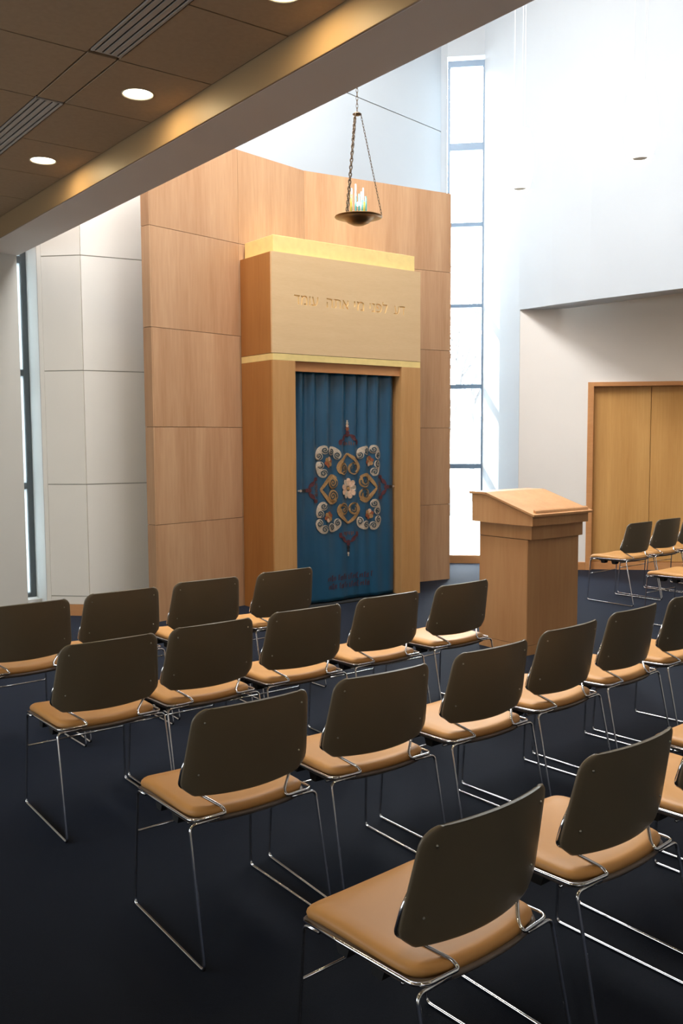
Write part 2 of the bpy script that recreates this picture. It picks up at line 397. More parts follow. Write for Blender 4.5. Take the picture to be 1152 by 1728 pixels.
# ---- tall corner window (plan line X+Y = 16.37)
W0, W1 = (8.046, 8.324), (8.362, 8.008)
d45 = Vector((1, -1)).normalized(); n45 = Vector((1, 1)).normalized()   # n45 points outdoors
wr = struct(empty('window_2', (8.204, 8.166, 0)))
def wslab(name, t0, t1, z0, z1, m, f0, f1, bevel=0.0):
    L = (Vector(W1) - Vector(W0)).length; p = Vector(W0) + d45 * t0 * L; q = Vector(W0) + d45 * t1 * L
    return child(prism(name, [tuple(p + n45 * f0), tuple(q + n45 * f0), tuple(q + n45 * f1), tuple(p + n45 * f1)], z0, z1, m, None, bevel), wr)
wslab('window_frame', 0.0, 0.075, 0.05, 6.165, 'frame_blue', 0.0, 0.07, 0.002)
wslab('window_frame', 0.955, 1.0, 0.05, 6.165, 'frame_blue', 0.0, 0.07, 0.002)
bars = [(6.09, 6.165), (5.10, 5.19), (4.185, 4.235), (3.20, 3.245), (2.20, 2.255), (1.20, 1.262), (0.05, 0.10)]
for z0, z1 in bars: wslab('glazing_bar', 0.075, 0.955, z0, z1, 'frame_blue', 0.0, 0.06, 0.002)
for (a0, a1), (b0, b1) in zip(bars[1:], bars): wslab('pane', 0.075, 0.955, a1, b0, 'glass', 0.028, 0.034)
wslab('roller_blind', 0.12, 0.93, 6.00, 6.075, 'white', -0.015, 0.02, 0.004)
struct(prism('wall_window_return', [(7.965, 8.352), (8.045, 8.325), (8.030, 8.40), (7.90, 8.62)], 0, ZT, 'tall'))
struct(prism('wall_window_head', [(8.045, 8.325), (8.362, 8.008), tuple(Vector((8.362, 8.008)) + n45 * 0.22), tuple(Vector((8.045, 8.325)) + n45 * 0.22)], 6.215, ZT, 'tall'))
struct(prism('baseboard_window', [tuple(Vector(W0) - n45 * 0.012), tuple(Vector(W1) - n45 * 0.004), tuple(Vector(W1) + n45 * 0.06), tuple(Vector(W0) + n45 * 0.06)], 0, 0.10, 'trimwood'))
# portals at the real openings
area('portal_tall_window', (8.204 - 0.03, 8.166 - 0.03, 3.1), (-1, -1, 0), 0.42, 6.1, 1, portal=True)
area('portal_slot_window', (2.58, 8.43, 3.05), (0, -1, 0), 0.5, 5.8, 1, portal=True)

# ---- right: jamb wall beside the window, diagonal wall with the door, curved upper wall
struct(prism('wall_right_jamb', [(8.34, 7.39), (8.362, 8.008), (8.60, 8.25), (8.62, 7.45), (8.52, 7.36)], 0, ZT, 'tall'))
FR = [(8.332, 7.40), (8.335, 6.92), (8.365, 6.40), (8.43, 5.88), (8.49, 5.35), (8.56, 4.7), (8.66, 3.9), (8.80, 2.9), (9.0, 1.6), (9.25, 0.0), (9.6, -4.0)]
BKp = [(9.9, -4.0), (9.5, 0.0), (9.2, 1.6), (9.03, 2.9), (8.90, 3.9), (8.83, 4.7), (8.77, 5.35), (8.755, 5.88), (8.74, 6.40), (8.70, 6.98), (8.52, 7.22)]
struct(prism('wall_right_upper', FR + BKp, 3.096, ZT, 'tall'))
D0 = Vector((8.34, 7.39))
def dg(x): return (x, 15.73 - x)
def dpr(name, x0, x1, z0, z1, m, f0, f1, bevel=0.0):
    p, q = Vector(dg(x0)), Vector(dg(x1))
    return prism(name, [tuple(p + n45 * f0), tuple(q + n45 * f0), tuple(q + n45 * f1), tuple(p + n45 * f1)], z0, z1, m, None, bevel)
XD0, XD1 = 8.906, 10.9
bm = bmesh.new()
def dadd(x0, x1, z0, z1, f0=0.0, f1=0.14):
    p, q = Vector(dg(x0)), Vector(dg(x1)); add_prism(bm, [tuple(p + n45 * f0), tuple(q + n45 * f0), tuple(q + n45 * f1), tuple(p + n45 * f1)], z0, z1)
dadd(8.342, XD0, 0, ZC + 0.6); dadd(XD0, XD1, 2.235, ZC + 0.6); dadd(XD1, 12.6, 0, ZC + 0.6)
dadd(XD0 - 0.1, XD1 + 0.1, 0, 2.4, 0.141, 0.2)
struct(bmobj('wall_right', bm, 'beige'))
struct(dpr('baseboard_right', 8.36, XD0 - 0.002, 0, 0.095, 'trimwood', -0.014, 0.0, 0.002))
struct(prism('ceiling_right', [(8.80, 6.92), (12.58, 3.14), (12.6, -4), (9.92, -4), (9.5, 0.0), (9.2, 1.6), (9.03, 2.9), (8.90, 3.9), (8.83, 4.7), (8.78, 5.35)], ZC, ZC + 0.1, 'beige'))
dr = struct(empty('door_1', (*dg(9.9), 0)))
pr = lambda *a, **k: child(dpr(*a, **k), dr)
pr('door_frame', XD0, XD0 + 0.048, 0, 2.235, 'trimwood', -0.012, 0.13, bevel=0.002)
pr('door_frame', XD1 - 0.048, XD1, 0, 2.235, 'trimwood', -0.012, 0.13, bevel=0.002)
pr('door_head', XD0 + 0.048, XD1 - 0.048, 2.185, 2.235, 'trimwood', -0.012, 0.13, bevel=0.002)
x = XD0 + 0.05
for k in range(4):
    x1 = x + (XD1 - XD0 - 0.10) / 4
    pr('door_panel', x + 0.002, x1 - 0.002, 0.10, 2.183, 'door', 0.075, 0.115, bevel=0.0015)
    x = x1
pr('door_track', XD0 + 0.05, XD1 - 0.05, 0.0, 0.095, 'trimwood', 0.06, 0.12)

# ================================================================ ceiling fittings
def diffuser(y0, y1, label):
    x0, x1 = 1.719, 1.863
    t = tag(empty('linear_diffuser', ((x0 + x1) / 2, (y0 + y1) / 2, ZC)), label, 'ceiling vent', 'linear slot diffusers in the low ceiling')
    bm = bmesh.new(); add_box(bm, x0, x1, y0, y1, ZC + 0.006, ZC + 0.011); child(bmobj('backing', bm, 'black'), t)
    bm = bmesh.new()
    add_box(bm, x0, x0 + 0.012, y0, y1, ZC - 0.004, ZC + 0.006); add_box(bm, x1 - 0.012, x1, y0, y1, ZC - 0.004, ZC + 0.006)
    add_box(bm, x0 + 0.012, x1 - 0.012, y0, y0 + 0.01, ZC - 0.002, ZC + 0.006); add_box(bm, x0 + 0.012, x1 - 0.012, y1 - 0.01, y1, ZC - 0.002, ZC + 0.006)
    child(bmobj('frame', bm, 'slat'), t)
    W = (x1 - x0 - 0.024); sw = (W - 4 * 0.011) / 3
    for k in range(3):
        a = x0 + 0.012 + 0.011 + k * (sw + 0.011)
        child(box('slat', (a, a + sw - 0.0, y0 + 0.01, y1 - 0.01, ZC - 0.003, ZC + 0.005), 'slat'), t)
diffuser(*DIFF[0], 'grey slotted linear air diffuser running off the top of the picture in the low ceiling')
diffuser(*DIFF[1], 'grey slotted linear air diffuser cut by the left edge of the picture')
LL = ['round glowing recessed downlight cut by the top edge of the picture', 'round glowing recessed downlight between the two slot diffusers, middle of the three', 'round glowing recessed downlight nearest the left wall, smallest of the three']
for (lx, ly), lab in zip(LIGHTS, LL):
    t = tag(empty('recessed_downlight', (lx, ly, ZC)), lab, 'ceiling light', 'recessed downlights beside the beam')
    bm = bmesh.new(); add_lathe(bm, [(0.075, 0.0), (0.083, -0.003), (0.084, 0.0)], (0, 0, 0), 40, closed=True); bmobj('trim_ring', bm, 'ring', t, True)
    bm = bmesh.new(); add_lathe(bm, [(0.0, 0.002), (0.074, 0.002), (0.074, 0.010), (0.0, 0.010)], (0, 0, 0), 40); bmobj('lens', bm, 'downlight', t)
    o = area('downlight_lamp', (lx, ly, ZC - 0.004), (0, 0, -1), 0.14, 0.14, 5.5, (1.0, 0.74, 0.38), shape='DISK')
    o.parent = t; o.matrix_parent_inverse = t.matrix_basis.inverted()
# further downlights added to the low ceiling out of view, lighting the left chairs
for k, (lx, ly) in enumerate(((0.1, 0.4), (0.1, 3.14), (0.1, 5.88), (2.125, 0.4), (-2.2, 1.8), (-2.2, 5.0))):
    area('downlight_lamp', (lx, ly, ZC - 0.004), (0, 0, -1), 0.14, 0.14, 9, (1.0, 0.80, 0.48), shape='DISK')
for k, (lx, ly) in enumerate(((10.2, 3.6), (10.2, 1.0), (11.6, 2.3))):  # added lamps out of view, brighten the low zone on the right
    area('downlight_lamp', (lx, ly, ZC - 0.004), (0, 0, -1), 0.14, 0.14, 26, (1.0, 0.84, 0.6), shape='DISK')

# ================================================================ the ark
AX0, AX1, AY0, AY1 = 4.503, 6.280, 6.876, 7.408
OX0, OX1, OZ = 4.748, 6.030, 2.295
ark = tag(empty('ark_cabinet', ((AX0 + AX1) / 2, (AY0 + AY1) / 2, 0)), 'tall maple ark cabinet with gold bands and carved Hebrew words against the wood screen', 'cabinet')
def ab(name, b, m, bevel=0.0): return child(box(name, b, m, None, bevel), ark)
ab('side_panel', (AX0, AX0 + 0.022, AY0 + 0.022, AY1, 0, OZ), 'maple_side_shaded')
ab('side_panel', (AX1 - 0.022, AX1, AY0 + 0.022, AY1, 0, OZ), 'maple_side_shaded')
ab('post', (AX0, OX0, AY0, AY0 + 0.022, 0, OZ), 'maple_ark'); ab('post', (OX1, AX1, AY0, AY0 + 0.022, 0, OZ), 'maple_ark')
ab('reveal', (OX0 - 0.018, OX0, AY0 + 0.022, AY0 + 0.20, 0, OZ), 'maple_ark'); ab('reveal', (OX1, OX1 + 0.018, AY0 + 0.022, AY0 + 0.20, 0, OZ), 'maple_ark')
ab('lintel', (OX0, OX1, AY0 + 0.028, AY0 + 0.05, 2.205, OZ), 'trimwood')
ab('back_board', (OX0 - 0.018, OX1 + 0.018, AY0 + 0.20, AY0 + 0.22, 0, OZ), 'black')
ab('plinth', (OX0, OX1, AY0 + 0.012, AY0 + 0.19, 0, 0.012), 'black')
ab('gold_band', (AX0 + 0.001, AX1 - 0.001, AY0 + 0.001, AY1, OZ + 0.001, 2.355), 'gold')
ab('header', (AX0, AX1, AY0 + 0.024, AY1, 2.359, 3.247), 'maple_side_shaded')
ab('top_board', (AX0 + 0.03, AX1 - 0.03, AY0 + 0.04, AY1, 3.247, 3.252), 'maple_h')
ab('gold_crown', (AX0 + 0.052, AX1 - 0.035, AY0 + 0.05, AY1, 3.252, 3.405), 'gold', 0.002)
# engraved front of the header
bm = bmesh.new(); add_box(bm, AX0, AX1, AY0, AY0 + 0.024, 2.359, 3.247)
panel = child(bmobj('header_front', bm, 'maple_h'), ark)
words_ltr = ['\u05d3\u05de\u05d5\u05e2', '\u05d4\u05ea\u05d0', '\u05d9\u05de', '\u05d9\u05e0\u05e4\u05dc', '\u05e2\u05d3']
x_words = [(4.742, 5.012), (5.108, 5.365), (5.432, 5.553), (5.622, 5.846), (5.930, 6.072)]
cut = bmesh.new()
def contours(body):
    """closed outlines of a word's letters, as ordered point lists"""
    cu = bpy.data.curves.new('engraving', 'FONT'); cu.body = body; cu.size = 0.12; cu.extrude = 0.01; cu.resolution_u = 3
    cu.fill_mode = 'NONE'
    to = bpy.data.objects.new('engraving', cu); COL.objects.link(to)
    me = bpy.data.meshes.new_from_object(to.evaluated_get(bpy.context.evaluated_depsgraph_get()))
    bpy.data.objects.remove(to); bpy.data.curves.remove(cu)
    b = bmesh.new(); b.from_mesh(me); bmesh.ops.remove_doubles(b, verts=b.verts, dist=1e-6)
    nxt = {}
    for e in b.edges:
        p, q = e.verts
        if p.co.z > 0.005 and q.co.z > 0.005: nxt.setdefault(p, []).append(q); nxt.setdefault(q, []).append(p)
    seen, loops = set(), []
    for v in list(nxt):
        if v in seen: continue
        loop, cur, prev = [], v, None
        while cur is not None and cur not in seen:
            seen.add(cur); loop.append((cur.co.x, cur.co.y))
            n_ = [w_ for w_ in nxt[cur] if w_ is not prev and w_ not in seen]
            prev, cur = cur, (n_[0] if n_ else None)
        if len(loop) > 2: loops.append(loop)
    b.free(); return loops
def offset_loop(P, d):
    a = sum(P[k][0] * P[(k + 1) % len(P)][1] - P[(k + 1) % len(P)][0] * P[k][1] for k in range(len(P)))
    if a < 0: P = P[::-1]
    out = []
    for k in range(len(P)):
        p0, p1, p2 = Vector(P[k - 1]), Vector(P[k]), Vector(P[(k + 1) % len(P)])
        d1 = (p1 - p0).normalized(); d2 = (p2 - p1).normalized()
        n1 = Vector((d1.y, -d1.x)); n2 = Vector((d2.y, -d2.x)); m_ = (n1 + n2)
        m_ = m_.normalized() if m_.length > 1e-6 else n1
        out.append(p1 + m_ * (d / max(0.5, m_.dot(n1))))
    return out
for wd, (wx0, wx1) in zip(words_ltr, x_words):
    loops = contours(wd)
    xs = [p[0] for l in loops for p in l]; x0_ = min(xs); sx = (wx1 - wx0) / (max(xs) - x0_)
    for l in loops:
        P = [(wx0 + (x - x0_) * sx, 2.805 + y * 1.15) for x, y in l]
        P = [p for k, p in enumerate(P) if (Vector(p) - Vector(P[k - 1])).length > 2e-4]
        wide, deep = offset_loop(P, 0.0022), offset_loop(P, -0.0026)
        A = [cut.verts.new((p.x, AY0 - 0.004, p.y)) for p in wide]; B = [cut.verts.new((p.x, AY0 + 0.010, p.y)) for p in deep]
        fa, fb = cut.faces.new(A), cut.faces.new(B[::-1])
        for k in range(len(A)): cut.faces.new((A[k], B[k], B[(k + 1) % len(A)], A[(k + 1) % len(A)]))
        bmesh.ops.triangulate(cut, faces=[fa, fb])
bmesh.ops.recalc_face_normals(cut, faces=cut.faces)
cm = bpy.data.meshes.new('cutter'); cut.to_mesh(cm); cut.free()
co = bpy.data.objects.new('cutter', cm); COL.objects.link(co)
panel.parent = None; panel.matrix_parent_inverse = Matrix.Identity(4)
mod = panel.modifiers.new('cut', 'BOOLEAN'); mod.object = co; mod.operation = 'DIFFERENCE'; mod.solver = 'EXACT'; mod.use_self = True
bpy.context.view_layer.update()
dg_ = bpy.context.evaluated_depsgraph_get()
newme = bpy.data.meshes.new_from_object(panel.evaluated_get(dg_))
panel.modifiers.clear()
if len(newme.polygons) > 20: panel.data = newme
panel.data.materials.clear(); panel.data.materials.append(M['maple_h']); panel.data.materials.append(M['groove'])
for f in panel.data.polygons:
    c_ = f.center; f.material_index = 1 if (AX0 + 0.05 < c_.x < AX1 - 0.05 and 2.6 < c_.z < 3.1 and AY0 + 0.0005 < c_.y < AY0 + 0.02) else 0
bpy.data.objects.remove(co)
child(panel, ark)

# ---- the curtain in the opening
CX, CZ = 5.428, 1.105
def fold(x, z):
    t = max(0.0, min(1.0, (z - 0.2) / 2.0))
    a = 0.005 + 0.021 * t ** 1.5
    ph = 0.35 * math.sin(z * 1.3)
    y = a * math.sin(2 * PI * (x - OX0) / 0.155 + ph + 0.9 * math.sin(9 * x))
    y += 0.010 * math.sin(2 * PI * (x - OX0) / 0.62 + 0.8 * z) * (1.0 - 0.4 * t)
    y += 0.004 * math.sin(14 * x + 5 * z) * (1 - t)
    return AY0 + 0.095 + y
curt = tag(empty('ark_curtain', (CX, AY0 + 0.095, 0)), 'blue satin curtain with appliqued cream and ochre scrolls hanging in the ark opening', 'curtain')
bm = bmesh.new(); nx, nz = 150, 60; gx0, gx1, gz0, gz1 = OX0 + 0.004, OX1 - 0.028, 0.022, 2.215
vv = [[bm.verts.new((gx0 + (gx1 - gx0) * i / nx, fold(gx0 + (gx1 - gx0) * i / nx, gz0 + (gz1 - gz0) * j / nz), gz0 + (gz1 - gz0) * j / nz)) for i in range(nx + 1)] for j in range(nz + 1)]
for j in range(nz):
    for i in range(nx): bm.faces.new((vv[j][i], vv[j][i + 1], vv[j + 1][i + 1], vv[j + 1][i]))
r = bmesh.ops.extrude_face_region(bm, geom=bm.faces[:]); bmesh.ops.translate(bm, vec=(0, 0.003, 0), verts=[v for v in r['geom'] if isinstance(v, bmesh.types.BMVert)])
child(bmobj('cloth', bm, 'velvet', None, True), curt)
box_rod = bmesh.new(); add_tube(box_rod, [(OX0 + 0.002, AY0 + 0.11, 2.24), (OX1 - 0.002, AY0 + 0.11, 2.24)], 0.009, 8); child(bmobj('rod', box_rod, 'bronze'), curt)

def on_cloth(u, v, off): return Vector((CX + u, fold(CX + u, CZ + v) - off, CZ + v))
def patch(name, polys, m, off=0.004, thick=0.004):
    """flat applique pieces laid on the cloth; polys = list of quads/fans in curtain coordinates"""
    bm = bmesh.new()
    for strip in polys:
        f = [bm.verts.new(on_cloth(u, v, off)) for u, v in strip]; b = [bm.verts.new(on_cloth(u, v, off - thick)) for u, v in strip]
        n = len(strip); bm.faces.new(f)
        for i in range(n): bm.faces.new((f[i], f[(i + 1) % n], b[(i + 1) % n], b[i]))
    bmesh.ops.remove_doubles(bm, verts=bm.verts, dist=1e-5)
    return child(bmobj(name, bm, m), curt)
def ribbon(pts, ws):
    out = []; n = len(pts); L, R = [], []
    for i in range(n):
        a, b = pts[max(0, i - 1)], pts[min(n - 1, i + 1)]
        dx, dy = b[0] - a[0], b[1] - a[1]; l = math.hypot(dx, dy) or 1
        L.append((pts[i][0] - dy / l * ws[i], pts[i][1] + dx / l * ws[i])); R.append((pts[i][0] + dy / l * ws[i], pts[i][1] - dx / l * ws[i]))
    return [[L[i], L[i + 1], R[i + 1], R[i]] for i in range(n - 1)]
def spiral(cx, cy, r0, turns, a0, sgn, n=26, tail=None):
    """from the eye outwards"""
    P = []
    for k in range(n + 1):
        t = k / n; r = r0 * (0.10 + 0.90 * t); a = a0 + sgn * 2 * PI * turns * (t - 1)
        P.append((cx + r * math.cos(a), cy + r * math.sin(a)))
    return P
def rot(p, a, s=1.0): c, q = math.cos(a), math.sin(a); return (s * (p[0] * c - p[1] * q), s * (p[0] * q + p[1] * c))
def disc(cx, cy, r, n=16): return [(cx + r * math.cos(2 * PI * k / n), cy + r * math.sin(2 * PI * k / n)) for k in range(n)]
def place(P, ang, s, cx, cy): return [(cx + rot(p, ang, s)[0], cy + rot(p, ang, s)[1]) for p in P]
def kidney(cx, cy, ang, s, m='c_cream', off=0.006):
    """kidney-shaped applique with a pair of scroll lines stitched into it"""
    n = 14
    outer = [(0.060 * math.cos(a) ** 0.8 if math.cos(a) > 0 else 0, 0.083 * math.sin(a)) for a in [PI / 2 - PI * k / n for k in range(n + 1)]]
    inner = [(0.0, 0.078 - 0.156 * (n - k) / n) for k in range(n + 1)]
    quads = [[outer[k], outer[k + 1], inner[n - k - 1], inner[n - k]] for k in range(n)]
    polys = [place(q, ang, s, cx, cy) for q in quads]
    for sg in (1, -1):
        polys.append(place(disc(0.0, 0.041 * sg, 0.0385), ang, s, cx, cy))
    for k, p in enumerate(polys[-2:]): pass
    patch('scroll', polys[:-2], m, off)
    patch('scroll', [polys[-2]], m, off + 0.0006); patch('scroll', [polys[-1]], m, off + 0.0006)
    for sg in (1, -1):
        sp = spiral(0.004, 0.041 * sg, 0.031, 1.45, PI * 0.75 * sg, -sg, 26)
        patch('scroll_line', ribbon(place(sp, ang, s, cx, cy), [0.0048 * s] * 27), 'c_line', off + 0.007, 0.0015)
for sx in (-1, 1):
    for sy in (-1, 1):
        kx, ky = 0.252 * sx, 0.262 * sy
        # three kidneys round the flower: outward along x, along y and on the corner
        for (ox, oy, a) in ((0.088 * sx, -0.078 * sy, math.atan2(-0.45 * sy, 0.88 * sx)), (-0.088 * sx, 0.094 * sy, math.atan2(0.88 * sy, -0.5 * sx)), (0.088 * sx, 0.098 * sy, math.atan2(sy, sx))):
            kidney(kx + ox * 0.86, ky + oy * 0.86, a, 1.0)
        m_ = 'c_rust'
        for k in range(6):
            a = 2 * PI * k / 6 + 0.3
            pts = [(kx + 0.032 * math.cos(a) + 0.021 * math.cos(b) , ky + 0.032 * math.sin(a) + 0.021 * math.sin(b)) for b in [2 * PI * j / 10 for j in range(10)]]
            patch('petal', [pts], 'c_pink' if k == (1 if sx * sy < 0 else 4) else ('c_gold' if k % 3 == 2 else 'c_rust'), 0.007 + 0.0005 * k)
        patch('flower_eye', [[(kx + 0.012 * math.cos(b), ky + 0.012 * math.sin(b)) for b in [2 * PI * j / 10 for j in range(10)]]], 'c_gold', 0.012)
# ochre hearts north, south, east, west
for i, a in enumerate((0, PI / 2, PI, 3 * PI / 2)):
    for sg in (1, -1):
        patch('heart_scroll', [place(disc(0.195, 0.064 * sg, 0.060, 20), a, 1.0, 0, 0)], 'c_gold', 0.0085)
        sp = spiral(0.197, 0.064 * sg, 0.047, 1.6, PI * 0.9 * sg, -sg, 30)
        patch('scroll_line', ribbon([rot(p, a) for p in sp], [0.0052] * 31), 'c_line', 0.0165, 0.0015)
        p0, c1, c2, tip = (0.150, 0.105 * sg), (0.225, 0.172 * sg), (0.270, 0.085 * sg), (0.338, 0.0)
        arc = [tuple((1 - t) ** 3 * p0[d] + 3 * (1 - t) ** 2 * t * c1[d] + 3 * (1 - t) * t * t * c2[d] + t ** 3 * tip[d] for d in (0, 1)) for t in [k / 14 for k in range(15)]]
        patch('heart_band', ribbon([rot(p, a) for p in arc], [0.010 + 0.009 * math.sin(PI * k / 14) for k in range(15)]), 'c_gold', 0.0075)
# middle flower
for k in range(9):
    a = 2 * PI * k / 9 + 0.1
    pts = []
    for j in range(12):
        b = 2 * PI * j / 12; lx_, ly_ = 0.055 + 0.036 * math.cos(b), 0.022 * math.sin(b) * (1 + 0.35 * math.cos(b))
        p = rot((lx_, ly_), a); pts.append((p[0], p[1] * 1.12))
    patch('petal', [pts], 'c_pink' if k % 3 else 'c_cream', 0.008 + 0.0004 * k)
patch('flower_eye', [[(0.018 * math.cos(b), 0.018 * math.sin(b)) for b in [2 * PI * j / 12 for j in range(12)]]], 'c_gold', 0.0135)
# maroon arches with bead finials on the four axes
for i, (a, R0, tip) in enumerate(((PI / 2, 0.425, 0.675), (-PI / 2, 0.425, 0.675), (0, 0.375, 0.61), (PI, 0.375, 0.61))):
    hw = 0.105
    for sg in (1, -1):
        P = []
        for k in range(15):
            t = k / 14
            P.append((R0 + 0.085 * math.sin(t * PI / 2) + 0.012 * math.sin(t * 3 * PI), sg * hw * math.cos(t * PI / 2)))
        patch('arch', ribbon([rot(p, a) for p in P], [0.013 + 0.006 * math.sin(t * 0.9) for t in range(15)]), 'c_red', 0.006)
    base = R0 + 0.105; span = tip - base
    for k, (f, r_, m_) in enumerate(((0.08, 0.020, 'c_red'), (0.33, 0.018, 'c_rust' if a in (PI / 2,) else 'c_dark'), (0.54, 0.015, 'c_pink' if a == PI / 2 else 'c_dark'), (0.72, 0.0125, 'c_cream'), (0.86, 0.008, 'c_cream'))):
        c = rot((base + f * span, 0), a)
        patch('bead', [[(c[0] + r_ * math.cos(b), c[1] + r_ * math.sin(b)) for b in [2 * PI * j / 10 for j in range(10)]]], m_, 0.007 + 0.0003 * k)
    # tiny embroidered marks inside each arch
    st = []
    for k in range(7):
        v = -0.055 + k * 0.018
        st += ribbon([rot((R0 - 0.005, v), a), rot((R0 + 0.022 + 0.006 * (k % 3), v + 0.004 * (k % 2)), a)], [0.0022, 0.0022])
    patch('stitching', st, 'c_rust', 0.0045)['kind'] = 'stuff'
# two faint rows of embroidered lettering near the hem
for rowi, (zrow, xa, xb) in enumerate(((-0.885, -0.265, 0.285), (-0.965, -0.255, 0.255))):
    st = []; x = xa; k = 0
    while x < xb:
        h_ = 0.030 + 0.010 * ((k * 7) % 3); zz_ = zrow + (x - xa) * 0.0
        st += ribbon([(x, zz_), (x + 0.002, zz_ + h_)], [0.0028, 0.0028])
        if k % 3 != 1: st += ribbon([(x, zz_ + h_), (x + 0.016, zz_ + h_)], [0.0026, 0.0026])
        if k % 4 == 2: st += ribbon([(x, zz_), (x + 0.016, zz_)], [0.0026, 0.0026])
        x += 0.024 if k % 5 != 4 else 0.040; k += 1
    patch('lettering', st, 'c_red', 0.005)['kind'] = 'stuff'

# ================================================================ podium
PX0, PX1, PY0, PY1 = 5.049, 5.628, 4.376, 4.853
pod = tag(empty('podium', ((PX0 + PX1) / 2, (PY0 + PY1) / 2, 0)), 'maple reading lectern with sloping top and book ledge standing right of the ark', 'podium')
def pb(name, b, m='podium', bevel=0.0): return child(box(name, b, m, None, bevel), pod)
pb('plinth', (PX0, PX1, PY0, PY1, 0, 0.070))
pb('shadow_joint', (PX0 + 0.004, PX1 - 0.004, PY0 + 0.004, PY1 - 0.004, 0.070, 0.073), 'gap')
# body: four boards meeting at a corner joint
pb('side_panel', (PX0, PX0 + 0.02, PY0 + 0.003, PY1, 0.073, 0.850), 'podium')
pb('side_panel', (PX1 - 0.02, PX1, PY0 + 0.003, PY1, 0.073, 0.850), 'podium')
pb('front_panel', (PX0 + 0.003, PX1 - 0.003, PY0, PY0 + 0.003 + 0.018, 0.073, 0.850), 'podium')
pb('back_panel', (PX0 + 0.021, PX1 - 0.021, PY1 - 0.02, PY1, 0.073, 0.850), 'podium')
pb('shadow_joint', (PX0 + 0.005, PX1 - 0.005, PY0 + 0.005, PY1 - 0.005, 0.850, 0.855), 'gap')
pb('neck', (PX0 - 0.002, PX1 + 0.0, PY0 - 0.036, PY1, 0.855, 0.960), 'podium', 0.001)
# wedge-shaped cap
CX0, CX1, CY0, CY1 = 5.004, 5.620 + 0.012, 4.295, 4.892
bm = bmesh.new()
prof = [(CY0, 0.960), (CY1, 0.960), (CY1, 1.170), (4.745, 1.170), (CY0, 1.035)]
lo = [bm.verts.new((CX0, y, z)) for y, z in prof]; hi = [bm.verts.new((CX1, y, z)) for y, z in prof]
bm.faces.new(lo); bm.faces.new(hi[::-1])
for i in range(5): bm.faces.new((lo[i], lo[(i + 1) % 5], hi[(i + 1) % 5], hi[i]))
child(bmobj('cap', bm, 'podium'), pod)
def ybox(name, prof, x0, x1, m='podium', bevel=0.0):
    bm = bmesh.new(); lo = [bm.verts.new((x0, y, z)) for y, z in prof]; hi = [bm.verts.new((x1, y, z)) for y, z in prof]; n = len(prof)
    bm.faces.new(lo); bm.faces.new(hi[::-1])
    for i in range(n): bm.faces.new((lo[i], lo[(i + 1) % n], hi[(i + 1) % n], hi[i]))
    if bevel: bev(bm, bevel)
    return child(bmobj(name, bm, m), pod)
sl = (1.170 - 1.035) / (4.745 - CY0)
ybox('reading_board', [(4.272, 1.035 - 0.023 * sl), (4.745, 1.1705), (4.745, 1.1865), (4.272, 1.051 - 0.023 * sl)], CX0 - 0.012, CX1 + 0.028, bevel=0.001)
ybox('top_board', [(4.747, 1.1705), (4.912, 1.1705), (4.912, 1.1865), (4.747, 1.1865)], CX0 - 0.012, CX1 + 0.028, bevel=0.001)
zl = lambda y: 1.051 + (y - CY0) * sl
ybox('book_ledge', [(4.290, zl(4.290)), (4.318, zl(4.318)), (4.316, zl(4.316) + 0.022), (4.296, zl(4.290) + 0.020)], CX0 + 0.03, CX1 - 0.0, bevel=0.003)

# ================================================================ hanging eternal lamp
LX, LY = 4.79, 6.00
lamp = tag(empty('hanging_lamp', (LX, LY, 3.34)), 'bronze bowl lamp with coloured glass rods hanging on chains before the ark', 'hanging lamp')
bm = bmesh.new()
add_lathe(bm, [(0.0, 3.488), (0.05, 3.492), (0.095, 3.512), (0.125, 3.538), (0.17, 3.552), (0.213, 3.560), (0.214, 3.564), (0.17, 3.558), (0.122, 3.546), (0.09, 3.520), (0.05, 3.500), (0.0, 3.496)], (LX, LY, 0), 40)
child(bmobj('bowl', bm, 'bronze', None, True), lamp)
bm = bmesh.new(); add_lathe(bm, [(0, 4.468), (0.022, 4.464), (0.040, 4.452), (0.040, 4.446), (0.02, 4.438), (0, 4.436)], (LX - 0.012, LY, 0), 24)
child(bmobj('chain_plate', bm, 'bronze_dark', None, True), lamp)
def add_link(bm, c, t, side, L, wd, r):
    pts = []
    for k in range(12):
        a = 2 * PI * k / 12; pts.append(c + t * (L * 0.5 * math.cos(a)) + side * (wd * 0.5 * math.sin(a)))
    # closed ring tube
    n = 5; rings = []; nrm = t.cross(side)
    for k in range(12):
        tt = (pts[(k + 1) % 12] - pts[k - 1]).normalized(); u = nrm; v = tt.cross(u)
        rings.append([bm.verts.new(pts[k] + (u * math.cos(2 * PI * j / n) + v * math.sin(2 * PI * j / n)) * r) for j in range(n)])
    for k in range(12):
        a, b = rings[k], rings[(k + 1) % 12]
        for j in range(n): bm.faces.new((a[j], a[(j + 1) % n], b[(j + 1) % n], b[j]))
def chain(a, b, L, wd, r):
    a, b = Vector(a), Vector(b); t = (b - a).normalized(); n = int((b - a).length / (L * 0.74)); bm = bmesh.new()
    s1 = t.cross(Vector((0.3, 1, 0.1))).normalized(); s2 = t.cross(s1)
    for k in range(n): add_link(bm, a + (b - a) * ((k + 0.5) / n), t, s1 if k % 2 else s2, L, wd, r)
    return child(bmobj('chain', bm, 'bronze_dark', None, True), lamp)
for k in range(3):
    a = 2 * PI * k / 3 - 0.66
    rr = (0.004, 0.042, 0.022) if k else (0.0022, 0.036, 0.013)
    chain((LX - 0.012 + 0.034 * math.cos(a), LY + 0.034 * math.sin(a), 4.445), (LX + 0.208 * math.cos(a), LY + 0.208 * math.sin(a), 3.572), rr[1], rr[2], rr[0])
